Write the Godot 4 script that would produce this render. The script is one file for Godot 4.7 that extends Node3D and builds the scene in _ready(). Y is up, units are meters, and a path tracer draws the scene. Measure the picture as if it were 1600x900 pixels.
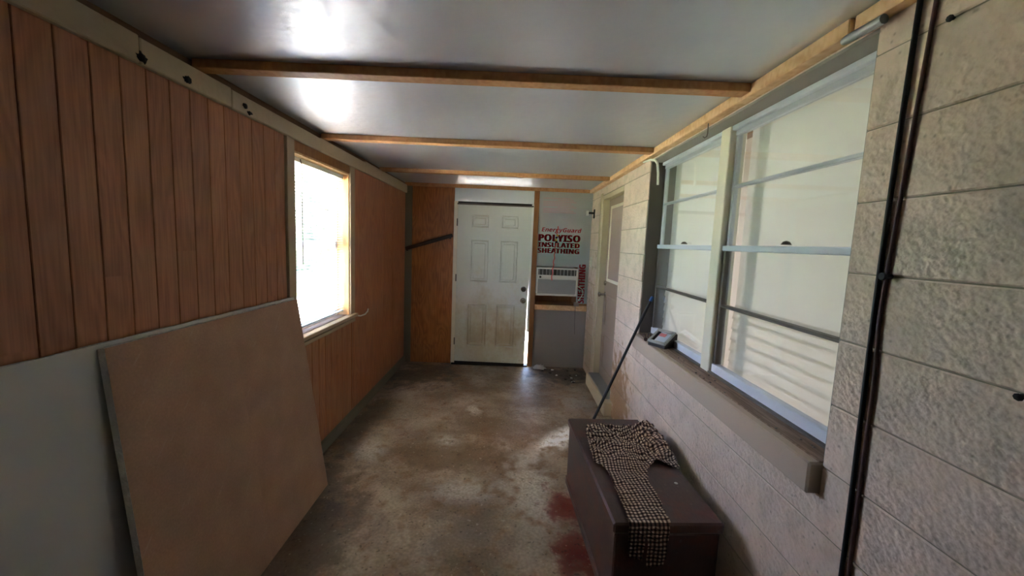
extends Node3D

const XL := -1.30      # inner face of the panelled wall
const XR := 0.99       # inner face of the block wall
const ZE := -5.10      # far wall
const ZN := 0.70       # wall behind the camera
const HOUSE := 0.46  # energy of the added lamp behind the right windows
const YC := 2.235      # ceiling
var M := {}
var rng := RandomNumberGenerator.new()
var taken := {}

# ------------------------------------------------------------------ helpers
func mb() -> SurfaceTool:
	var st := SurfaceTool.new()
	st.begin(Mesh.PRIMITIVE_TRIANGLES)
	return st

func tri(st: SurfaceTool, p: Array, n: Array, uv: Array) -> void:
	var g: Vector3 = (p[1] - p[0]).cross(p[2] - p[0])
	var order := [0, 1, 2]
	if g.dot(n[0] + n[1] + n[2]) > 0.0:
		order = [0, 2, 1]
	for i in order:
		st.set_normal(n[i])
		st.set_uv(uv[i])
		st.add_vertex(p[i])

func flat_uv(p: Vector3, n: Vector3) -> Vector2:
	var a := n.abs()
	if a.x >= a.y and a.x >= a.z:
		return Vector2(p.z, -p.y)
	if a.y >= a.z:
		return Vector2(p.x, p.z)
	return Vector2(p.x, -p.y)

func poly(st: SurfaceTool, pts: Array, n: Vector3, off := Vector2.ZERO) -> void:
	for i in range(1, pts.size() - 1):
		var q := [pts[0], pts[i], pts[i + 1]]
		tri(st, q, [n, n, n], [flat_uv(q[0], n) + off, flat_uv(q[1], n) + off, flat_uv(q[2], n) + off])

func box(st: SurfaceTool, a: Vector3, b: Vector3, bev := 0.0, off := Vector2.ZERO) -> void:
	var c := (a + b) * 0.5
	var h := ((b - a) * 0.5).abs()
	bev = minf(bev, minf(h.x, minf(h.y, h.z)) * 0.9)
	var e := [Vector3.RIGHT, Vector3.UP, Vector3.BACK]
	for ax in 3:
		var u: Vector3 = e[(ax + 1) % 3]
		var v: Vector3 = e[(ax + 2) % 3]
		var hu: float = h[(ax + 1) % 3] - bev
		var hv: float = h[(ax + 2) % 3] - bev
		for s in [-1.0, 1.0]:
			var n: Vector3 = e[ax] * s
			var o: Vector3 = c + n * h[ax]
			poly(st, [o - u * hu - v * hv, o + u * hu - v * hv, o + u * hu + v * hv, o - u * hu + v * hv], n, off)
	if bev <= 0.0:
		return
	for ax in 3:                                     # edges along axis ax
		var i := (ax + 1) % 3
		var j := (ax + 2) % 3
		for s in [-1.0, 1.0]:
			for t in [-1.0, 1.0]:
				var n: Vector3 = (e[i] * s + e[j] * t).normalized()
				var p1: Vector3 = c + e[i] * s * h[i] + e[j] * t * (h[j] - bev)
				var p2: Vector3 = c + e[i] * s * (h[i] - bev) + e[j] * t * h[j]
				var d: Vector3 = e[ax] * (h[ax] - bev)
				poly(st, [p1 - d, p1 + d, p2 + d, p2 - d], n, off)
	for sx in [-1.0, 1.0]:
		for sy in [-1.0, 1.0]:
			for sz in [-1.0, 1.0]:
				var s := Vector3(sx, sy, sz)
				var k := h - Vector3.ONE * bev
				poly(st, [c + s * Vector3(h.x, k.y, k.z), c + s * Vector3(k.x, h.y, k.z), c + s * Vector3(k.x, k.y, h.z)], s.normalized(), off)

func tube(st: SurfaceTool, pts: Array, r, seg := 8, caps := true) -> void:
	var rings := []
	var up := Vector3.UP
	var uvl := 0.0
	for i in pts.size():
		var d: Vector3 = (pts[mini(i + 1, pts.size() - 1)] - pts[maxi(i - 1, 0)]).normalized()
		var side := d.cross(up)
		if side.length() < 0.1:
			side = d.cross(Vector3.RIGHT)
		side = side.normalized()
		up = side.cross(d).normalized()
		var rr: float = r[i] if r is Array else r
		if i > 0:
			uvl += (pts[i] - pts[i - 1]).length()
		var ring := []
		for k in seg + 1:
			var a := TAU * k / seg
			var n := side * cos(a) + up * sin(a)
			ring.append([pts[i] + n * rr, n, Vector2(float(k) / seg, uvl)])
		rings.append(ring)
	for i in pts.size() - 1:
		for k in seg:
			var q := [rings[i][k], rings[i][k + 1], rings[i + 1][k + 1], rings[i + 1][k]]
			for t in [[0, 1, 2], [0, 2, 3]]:
				tri(st, [q[t[0]][0], q[t[1]][0], q[t[2]][0]], [q[t[0]][1], q[t[1]][1], q[t[2]][1]], [q[t[0]][2], q[t[1]][2], q[t[2]][2]])
	if caps:
		for e in [0, pts.size() - 1]:
			var n: Vector3 = (pts[0] - pts[1]).normalized() if e == 0 else (pts[-1] - pts[-2]).normalized()
			var loop := []
			for k in seg:
				loop.append(rings[e][k][0])
			poly(st, loop, n)

# profile: Array of Vector2(radius, height along axis)
func lathe(st: SurfaceTool, o: Vector3, axis: Vector3, profile: Array, seg := 16) -> void:
	var side := axis.cross(Vector3.UP)
	if side.length() < 0.1:
		side = axis.cross(Vector3.RIGHT)
	side = side.normalized()
	var up := side.cross(axis).normalized()
	for i in profile.size() - 1:
		var a: Vector2 = profile[i]
		var b: Vector2 = profile[i + 1]
		var dr := b - a
		for k in seg:
			var p := []
			var n := []
			var uv := []
			for c in [[a, k], [a, k + 1], [b, k + 1], [b, k]]:
				var t: float = TAU * c[1] / seg
				var rad := side * cos(t) + up * sin(t)
				p.append(o + axis * c[0].y + rad * c[0].x)
				var nn := (rad * dr.y - axis * dr.x)
				n.append(nn.normalized() if nn.length() > 1e-6 else axis)
				uv.append(Vector2(float(c[1]) / seg, c[0].y))
			for t in [[0, 1, 2], [0, 2, 3]]:
				tri(st, [p[t[0]], p[t[1]], p[t[2]]], [n[t[0]], n[t[1]], n[t[2]]], [uv[t[0]], uv[t[1]], uv[t[2]]])

func lump(st: SurfaceTool, o: Vector3, size: Vector3, rough: float, sd: int) -> void:
	var nz := FastNoiseLite.new()
	nz.seed = sd
	nz.frequency = 1.3
	var f := func(a: float, b: float) -> Vector3:
		var d := Vector3(cos(a) * cos(b), sin(b), sin(a) * cos(b))
		return o + d * size * (1.0 + rough * nz.get_noise_3dv(d * 1.5))
	for i in 12:
		for k in 8:
			var a0 := TAU * i / 12.0
			var a1 := TAU * (i + 1) / 12.0
			var b0 := PI * (k / 8.0 - 0.5)
			var b1 := PI * ((k + 1) / 8.0 - 0.5)
			var q := [f.call(a0, b0), f.call(a1, b0), f.call(a1, b1), f.call(a0, b1)]
			for t in [[0, 1, 2], [0, 2, 3]]:
				var ps := [q[t[0]], q[t[1]], q[t[2]]]
				var ns := []
				for x in ps:
					ns.append((x - o).normalized())
				tri(st, ps, ns, [Vector2.ZERO, Vector2.RIGHT, Vector2.ONE])

func numbered(called: String) -> String:
	if not taken.has(called):
		taken[called] = 0
		return called
	taken[called] += 1
	return "%s_%03d" % [called, taken[called]]

func put(called: String, st: SurfaceTool, m: Material, parent: Node = null) -> MeshInstance3D:
	var o := MeshInstance3D.new()
	o.mesh = st.commit()
	o.material_override = m
	o.cast_shadow = GeometryInstance3D.SHADOW_CASTING_SETTING_ON
	if parent == null:
		o.name = numbered(called)
		add_child(o)
	else:
		o.name = called
		parent.add_child(o, true)
	return o

func slab(called: String, a: Vector3, b: Vector3, m: Material, parent: Node = null, bev := 0.002, off := Vector2.ZERO) -> MeshInstance3D:
	var st := mb()
	box(st, a, b, bev, off)
	return put(called, st, m, parent)

func thing(called: String, label: String, category: String, at := Vector3.ZERO, turn := 0.0, group := "") -> Node3D:
	var o := Node3D.new()
	o.name = numbered(called)
	add_child(o)
	o.position = at
	o.rotation.y = turn
	tag(o, label, category, group)
	return o

func tag(o: Node, label: String, category: String, group := "") -> void:
	o.set_meta("label", label)
	o.set_meta("category", category)
	if group != "":
		o.set_meta("group", group)

func setting(called: String, label: String, category: String) -> Node3D:
	var o := thing(called, label, category)
	o.set_meta("kind", "structure")
	return o

# ------------------------------------------------------------------ materials
func plain(c: Color, rough := 0.8, metal := 0.0) -> StandardMaterial3D:
	var m := StandardMaterial3D.new()
	m.albedo_color = c
	m.roughness = rough
	m.metallic = metal
	return m

func c8(r: float, g: float, b: float) -> Color:
	return Color(r / 255.0, g / 255.0, b / 255.0)

func noise(sd: int, freq: float, oct := 4) -> FastNoiseLite:
	var n := FastNoiseLite.new()
	n.seed = sd
	n.frequency = freq
	n.noise_type = FastNoiseLite.TYPE_SIMPLEX_SMOOTH
	n.fractal_octaves = oct
	return n

func bump(sd: int, freq: float, w: int, h: int, strength: float, oct := 4) -> ImageTexture:
	var im := noise(sd, freq, oct).get_seamless_image(w, h)
	im.convert(Image.FORMAT_RGBA8)
	im.bump_map_to_normal_map(strength)
	return ImageTexture.create_from_image(im)

# wood: 1.2 m x 2.4 m of vertical grain
func grain(base: Color, dark: Color, light: Color, sd: int, swirl: float) -> ImageTexture:
	var w := 384
	var h := 512
	var im := Image.create(w, h, false, Image.FORMAT_RGB8)
	var low := noise(sd, 1.0, 3)
	var fine := noise(sd + 7, 1.0, 2)
	for y in h:
		for x in w:
			var X := float(x) / w * 1.2
			var Y := float(y) / h * 2.4
			var l := low.get_noise_2d(X * 3.0, Y * 0.7)
			var ring := 0.5 + 0.5 * sin(X * 60.0 + l * swirl)
			var f := fine.get_noise_2d(X * 95.0, Y * 3.2)
			var blot := low.get_noise_2d(X * 2.0 + 40.0, Y * 1.6)
			var c := base.lerp(dark, clampf(ring * 0.38 + f * 0.55 + 0.12, 0.0, 1.0))
			c = c.lerp(light, clampf(blot * 0.6, 0.0, 0.5))
			im.set_pixel(x, y, c)
	return ImageTexture.create_from_image(im)

func wood(tex: Texture2D, off: Vector2, tint: Color, rough := 0.6, sideways := false) -> StandardMaterial3D:
	var m := StandardMaterial3D.new()
	m.albedo_texture = tex
	m.albedo_color = tint
	m.roughness = rough
	m.uv1_scale = Vector3(1 / 1.2, 1 / 2.4, 1)
	m.uv1_offset = Vector3(off.x, off.y, 0)
	if sideways:
		m.uv1_scale = Vector3(0.35, 2.6, 1)
	return m

func blot(p: Vector2, at: Vector2, r: Vector2, turn: float, wob: float) -> float:
	var d := (p - at).rotated(turn) / r
	return clampf(1.25 - d.length() - wob, 0.0, 1.0)

func floor_tex() -> ImageTexture:
	var w := 640
	var h := 1408
	var im := Image.create(w, h, false, Image.FORMAT_RGB8)
	var n1 := noise(3, 1.0, 5)
	var n2 := noise(11, 1.0, 4)
	var n3 := noise(23, 1.0, 3)
	var floor_patches := [  # stains, along with a white streak and dark patches by the walls
		[Vector2(0.44, -3.14), Vector2(0.42, 0.12), 0.80, c8(244, 240, 234), 1.6],  # white slanting streak, set into the floor colour
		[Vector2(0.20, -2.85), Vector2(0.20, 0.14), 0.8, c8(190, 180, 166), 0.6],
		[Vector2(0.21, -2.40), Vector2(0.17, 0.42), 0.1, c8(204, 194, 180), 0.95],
		[Vector2(0.17, -1.95), Vector2(0.20, 0.30), 0.0, c8(172, 162, 150), 0.6],
		[Vector2(0.39, -2.30), Vector2(0.13, 0.17), 0.0, c8(112, 48, 40), 1.2],
		[Vector2(0.40, -1.90), Vector2(0.15, 0.17), 0.0, c8(114, 50, 42), 1.2],
		[Vector2(-0.99, -2.88), Vector2(0.12, 0.22), 0.3, c8(196, 188, 178), 0.95],
		[Vector2(-0.42, -3.03), Vector2(0.11, 0.14), 0.6, c8(204, 196, 184), 1.0],
		[Vector2(-0.23, -2.42), Vector2(0.20, 0.13), 0.2, c8(186, 180, 172), 0.9],
		[Vector2(-0.28, -3.66), Vector2(0.07, 0.12), 0.4, c8(206, 194, 178), 1.0],
		[Vector2(-0.83, -3.60), Vector2(0.22, 0.40), 0.4, c8(164, 150, 134), 0.5],
		[Vector2(0.72, -3.92), Vector2(0.18, 0.20), 0.2, c8(172, 168, 160), 0.7],
		[Vector2(0.15, -3.08), Vector2(0.18, 0.20), 0.2, c8(150, 112, 78), 0.6],
		[Vector2(-0.35, -2.85), Vector2(0.40, 0.25), 0.1, c8(104, 78, 56), 0.6],
		[Vector2(0.0, -3.3), Vector2(0.5, 0.3), 0.1, c8(120, 92, 68), 0.5],
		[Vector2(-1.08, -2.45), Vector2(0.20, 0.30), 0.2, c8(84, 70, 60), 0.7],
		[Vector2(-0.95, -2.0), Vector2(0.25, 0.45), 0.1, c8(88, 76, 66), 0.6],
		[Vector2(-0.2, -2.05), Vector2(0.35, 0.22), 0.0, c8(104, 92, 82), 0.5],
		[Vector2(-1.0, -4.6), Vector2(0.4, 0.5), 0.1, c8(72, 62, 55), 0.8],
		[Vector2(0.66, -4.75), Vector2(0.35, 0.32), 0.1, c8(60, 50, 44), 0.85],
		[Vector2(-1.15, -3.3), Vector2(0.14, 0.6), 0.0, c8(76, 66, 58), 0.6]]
	for y in h:
		for x in w:
			var p := Vector2(-1.4 + 2.5 * x / w, 0.7 - 5.9 * y / h)
			var a := n1.get_noise_2d(p.x * 1.6, p.y * 1.6)
			var b := n2.get_noise_2d(p.x * 7.0, p.y * 7.0)
			var g := n3.get_noise_2d(p.x * 45.0, p.y * 45.0)
			var c := c8(130, 110, 92).lerp(c8(178, 160, 140), clampf(0.45 + a * 1.1 + b * 0.35, 0.0, 1.0))
			c = c.lerp(c8(118, 86, 60), clampf(b * 0.9 - a * 0.3, 0.0, 0.6))
			for s in floor_patches:
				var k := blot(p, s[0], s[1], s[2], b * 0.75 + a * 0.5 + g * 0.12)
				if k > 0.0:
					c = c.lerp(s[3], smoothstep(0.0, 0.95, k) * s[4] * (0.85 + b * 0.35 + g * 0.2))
			var v := 1.0 + g * 0.12
			var sp := n3.get_noise_2d(p.x * 22.0 + 90.0, p.y * 22.0)
			if sp > 0.58:
				c = c.lerp(c8(206, 198, 186), 0.4)
			elif sp < -0.55:
				v *= 0.75
			im.set_pixel(x, y, Color(c.r * v, c.g * v, c.b * v))
	return ImageTexture.create_from_image(im)

func wall_tex() -> ImageTexture:
	var w := 1024
	var h := 420
	var im := Image.create(w, h, false, Image.FORMAT_RGB8)
	var n1 := noise(31, 1.0, 4)
	var n2 := noise(37, 1.0, 3)
	for y in h:
		for x in w:
			var p := Vector2(0.8 - 6.0 * x / w, 2.3 - 2.4 * y / h)       # z, height
			var a := n1.get_noise_2d(p.x * 1.4, p.y * 1.4)
			var b := n2.get_noise_2d(p.x * 9.0, p.y * 9.0)
			var g := n2.get_noise_2d(p.x * 60.0, p.y * 60.0)
			var c := c8(228, 206, 188).lerp(c8(214, 192, 174), clampf(0.5 + a, 0.0, 1.0))
			c = c.lerp(c8(176, 160, 140), clampf(b * 0.5, 0.0, 0.4))
			var k := blot(p, Vector2(-3.45, 0.22), Vector2(0.34, 0.42), 0.0, b * 0.8 + a * 0.3)
			c = c.lerp(c8(150, 112, 74), smoothstep(0.0, 0.8, k) * 0.8)
			k = blot(p, Vector2(-4.75, 0.3), Vector2(0.35, 0.9), 0.0, b * 0.8 + a * 0.5)
			c = c.lerp(c8(168, 142, 104), smoothstep(0.0, 0.8, k) * 0.6)
			if g < -0.62:
				c = c.lerp(c8(120, 104, 88), 0.5)
			im.set_pixel(x, y, c)
	return ImageTexture.create_from_image(im)

func door_tex() -> ImageTexture:
	var w := 220
	var h := 480
	var im := Image.create(w, h, false, Image.FORMAT_RGB8)
	var n1 := noise(41, 1.0, 4)
	for y in h:
		for x in w:
			var p := Vector2(-0.7 + x / 220.0, 2.1 - 2.1 * y / h)
			var a := n1.get_noise_2d(p.x * 3.0, p.y * 2.0)
			var b := n1.get_noise_2d(p.x * 16.0, p.y * 13.0)
			var c := c8(214, 216, 206)
			c = c.lerp(c8(196, 186, 158), clampf(blot(p, Vector2(-0.2, 0.35), Vector2(0.55, 0.62), 0.0, a * 0.9 + b * 0.4), 0.0, 1.0) * 0.75)
			c = c.lerp(c8(150, 112, 74), clampf(blot(p, Vector2(-0.10, 0.42), Vector2(0.34, 0.16), 0.0, a * 1.0 + b * 0.25), 0.0, 1.0) * 0.38)
			c = c.lerp(c8(150, 116, 78), clampf(b * 1.4 - 0.55, 0.0, 0.35) * clampf(1.1 - p.y, 0.0, 1.0) if p.y < 1.0 else 0.0)
			im.set_pixel(x, y, c)
	return ImageTexture.create_from_image(im)

func make_materials() -> void:
	var brown := grain(c8(190, 124, 86), c8(152, 94, 62), c8(204, 148, 108), 5, 26.0)
	var ply := grain(c8(190, 120, 66), c8(138, 80, 40), c8(206, 142, 86), 17, 34.0)
	var pine := grain(c8(220, 180, 134), c8(192, 144, 98), c8(234, 202, 158), 29, 12.0)
	M.planks = []
	for i in 6:
		var t := 0.95 + 0.01 * ((i * 5) % 6)
		M.planks.append(wood(brown, Vector2(0.137 * i, 0.29 * i), Color(t, t, t), 0.5))
	M.far_planks = []
	for i in 3:
		M.far_planks.append(wood(brown, Vector2(0.2 * i + 0.1, 0.4 * i), Color(1.0, 0.97, 0.95), 0.5))
	M.ply = wood(ply, Vector2(0.3, 0.1), Color(1, 1, 1), 0.5)
	M.pine_side = wood(pine, Vector2(0.1, 0.2), Color(1, 1, 1), 0.6, true)
	M.pine = wood(pine, Vector2(0.4, 0.3), Color(1, 0.95, 0.88), 0.6)
	M.beam = wood(pine, Vector2(0.1, 0.6), Color(0.92, 0.84, 0.76), 0.6, true)
	M.stud = wood(pine, Vector2(0.7, 0.1), Color(0.74, 0.62, 0.5), 0.6)
	M.backing = plain(c8(118, 88, 64), 0.9)
	M.header = plain(c8(190, 168, 138), 0.7)
	M.header.normal_enabled = true
	M.header.normal_texture = bump(61, 0.02, 256, 256, 2.0)
	M.casing = plain(c8(182, 160, 132), 0.7)
	M.grey_board = plain(c8(128, 120, 102), 0.75)
	M.outer = plain(c8(150, 145, 138), 0.9)
	# foil faced ceiling board
	var foil := plain(c8(214, 217, 223), 0.47, 0.88)
	foil.normal_enabled = true
	foil.normal_texture = bump(71, 0.012, 512, 512, 3.0, 3)
	foil.normal_scale = 0.5
	foil.uv1_scale = Vector3(1.1, 1.1, 1)
	M.foil = foil
	M.sheath = plain(c8(176, 178, 176), 0.45, 0.35)
	M.sheath_white = plain(c8(214, 220, 224), 0.4, 0.2)
	M.red = plain(c8(168, 26, 40), 0.6)
	M.pink = plain(c8(196, 158, 156), 0.6)
	# floor
	var f := plain(Color.WHITE, 0.55)
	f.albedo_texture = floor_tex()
	f.uv1_scale = Vector3(1 / 2.5, -1 / 5.9, 1)
	f.uv1_offset = Vector3(1.4 / 2.5, 0.7 / 5.9, 0)
	f.metallic_specular = 0.35
	M.floor = f
	# painted concrete block
	var b := plain(Color.WHITE, 0.8)
	b.albedo_texture = wall_tex()
	b.uv1_scale = Vector3(-1 / 6.0, 1 / 2.4, 1)
	b.uv1_offset = Vector3(0.8 / 6.0, 2.3 / 2.4, 0)
	b.normal_enabled = true
	var hi := noise(83, 0.11, 3).get_image(2048, 820)
	hi.convert(Image.FORMAT_RGBA8)
	hi.bump_map_to_normal_map(3.0)
	b.normal_texture = ImageTexture.create_from_image(hi)
	b.normal_scale = 0.6
	M.block = b
	M.mortar = plain(c8(150, 140, 122), 0.95)
	M.sill = plain(c8(188, 168, 148), 0.85)
	var dust := plain(Color.WHITE, 0.95)
	var di := Image.create(512, 128, false, Image.FORMAT_RGB8)
	var dn := noise(91, 1.0, 4)
	for y in 128:
		for x in 512:
			var a := dn.get_noise_2d(x * 0.018, y * 0.05)
			var g := dn.get_noise_2d(x * 0.25 + 50.0, y * 0.5)
			di.set_pixel(x, y, c8(120, 98, 82).lerp(c8(164, 138, 118), clampf(0.4 + a + g * 0.6, 0.0, 1.0)))
	dust.albedo_texture = ImageTexture.create_from_image(di)
	dust.uv1_scale = Vector3(5.0, 0.5, 1)
	M.dust = dust
	M.alu = plain(c8(196, 200, 208), 0.35, 0.35)
	M.white_frame = plain(c8(208, 212, 222), 0.5)
	M.bronze = plain(c8(98, 88, 80), 0.5)
	M.cream = plain(c8(226, 218, 198), 0.6)
	M.shade = plain(c8(226, 226, 220), 0.9)
	M.shade.backlight_enabled = true
	M.shade.backlight = Color(0.9, 0.9, 0.88)
	M.plaster = plain(c8(226, 222, 214), 0.9)
	M.slat_wide = plain(c8(228, 225, 212), 0.8)
	M.slat_wide.backlight_enabled = true
	M.slat_wide.backlight = Color(0.75, 0.74, 0.7)
	M.batten = plain(c8(160, 158, 150), 0.9)
	var g := plain(Color(0.92, 0.96, 0.96, 0.08), 0.04)
	g.transparency = BaseMaterial3D.TRANSPARENCY_ALPHA
	M.glass = g
	M.vinyl = plain(c8(232, 230, 224), 0.5)
	var bl := plain(c8(238, 232, 220), 0.5)
	bl.backlight_enabled = true
	bl.backlight = Color(0.12, 0.11, 0.10)
	M.blind = bl
	M.dark = plain(c8(34, 28, 26), 0.7)
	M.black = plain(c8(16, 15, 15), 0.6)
	M.chrome = plain(c8(200, 196, 188), 0.25, 0.9)
	M.door = plain(Color.WHITE, 0.5)
	M.door.albedo_texture = door_tex()
	M.door.uv1_scale = Vector3(1, 1 / 2.1, 1)
	M.door.uv1_offset = Vector3(0.7, 1.0, 0)
	M.door_tan = plain(c8(158, 136, 116), 0.55)
	M.frost = plain(c8(172, 148, 138), 0.3)
	M.jamb_cream = plain(c8(196, 180, 148), 0.65)
	M.lower_panel = plain(c8(150, 140, 130), 0.85)
	# plasterboard
	var pg := plain(c8(206, 202, 198), 0.9)
	M.paper_grey = pg
	M.paper_brown = plain(Color.WHITE, 0.85)
	var pi := Image.create(256, 256, false, Image.FORMAT_RGB8)
	var pn := noise(101, 1.0, 4)
	for y in 256:
		for x in 256:
			var a := pn.get_noise_2d(x * 0.02, y * 0.02)
			var k := pn.get_noise_2d(x * 0.5, y * 0.5)
			var sc := pn.get_noise_2d((x + y) * 0.012 + 300.0, (x - y) * 0.22)
			var c := c8(188, 148, 122).lerp(c8(176, 138, 114), clampf(0.5 + a, 0.0, 1.0))
			c = c.lerp(c8(206, 184, 166), clampf((sc - 0.52) * 2.5, 0.0, 0.5))
			var v := 1.0 + k * 0.08
			pi.set_pixel(x, y, Color(c.r * v, c.g * v, c.b * v))
	M.paper_brown.albedo_texture = ImageTexture.create_from_image(pi)
	M.paper_brown.uv1_scale = Vector3(0.8, 0.8, 1)
	M.gypsum = plain(c8(230, 227, 220), 0.95)
	M.gypsum.normal_enabled = true
	M.gypsum.normal_texture = bump(111, 0.06, 128, 128, 5.0)
	M.gypsum.uv1_scale = Vector3(6, 6, 1)
	# chest
	M.chest = plain(c8(84, 56, 48), 0.42)
	var ci := Image.create(256, 256, false, Image.FORMAT_RGB8)
	var cn := noise(121, 1.0, 4)
	for y in 256:
		for x in 256:
			var a := cn.get_noise_2d(x * 0.02, y * 0.02)
			var k := cn.get_noise_2d(x * 0.4, y * 0.08)
			var c := c8(84, 60, 54).lerp(c8(100, 56, 44), clampf(a * 2.2, 0.0, 1.0))
			c = c.lerp(c8(128, 112, 106), clampf((cn.get_noise_2d(x * 0.11 + 70.0, y * 0.11) - 0.5) * 3.0, 0.0, 0.5))
			var v := 1.0 + k * 0.12
			ci.set_pixel(x, y, Color(c.r * v, c.g * v, c.b * v))
	M.chest.albedo_color = Color.WHITE
	M.chest.albedo_texture = ImageTexture.create_from_image(ci)
	# woven check
	var gi := Image.create(32, 32, false, Image.FORMAT_RGB8)
	for y in 32:
		for x in 32:
			var u := x < 16
			var v := y < 16
			gi.set_pixel(x, y, c8(34, 24, 24) if u and v else (c8(216, 190, 164) if not u and not v else c8(104, 76, 66)))
	M.check = plain(Color.WHITE, 0.95)
	M.check.albedo_texture = ImageTexture.create_from_image(gi)
	M.check.uv1_scale = Vector3(58, 58, 1)
	# outdoors
	M.grass = plain(c8(68, 94, 44), 0.9)
	M.concrete = plain(c8(214, 208, 198), 0.9)
	M.leaf = plain(c8(50, 74, 34), 0.8)
	M.leaf.backlight_enabled = true
	M.leaf.backlight = Color(0.06, 0.10, 0.03)
	M.bark = plain(c8(96, 80, 64), 0.9)

# ------------------------------------------------------------------ setting
func make_floor_ceiling() -> void:
	var f := setting("floor", "stained bare concrete floor with pale and reddish patches", "floor")
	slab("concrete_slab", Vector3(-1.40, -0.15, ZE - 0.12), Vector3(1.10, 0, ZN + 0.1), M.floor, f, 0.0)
	var c := setting("ceiling", "silver foil-faced insulation boards on the ceiling between wooden strips", "ceiling")
	var zs := [ZN + 0.1, -0.58, -1.76, -2.885, -4.12, ZE - 0.1]
	for i in 5:
		slab("foil_panel", Vector3(-1.44, YC, zs[i + 1] + 0.002), Vector3(1.19, YC + 0.04, zs[i] - 0.002), M.foil, c, 0.001)
	slab("roof_deck", Vector3(-1.6, YC + 0.045, ZE - 0.35), Vector3(1.5, YC + 0.12, ZN + 0.3), M.backing, c, 0.0)
	for z in [-0.58, -1.76, -2.885, -4.12]:
		slab("wooden_strip", Vector3(XL, YC - 0.035, z - 0.034), Vector3(0.945, YC, z + 0.034), M.beam, c, 0.003)
	slab("wooden_strip", Vector3(XL, YC - 0.04, ZE), Vector3(0.945, YC, ZE + 0.03), M.beam, c, 0.003)

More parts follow.
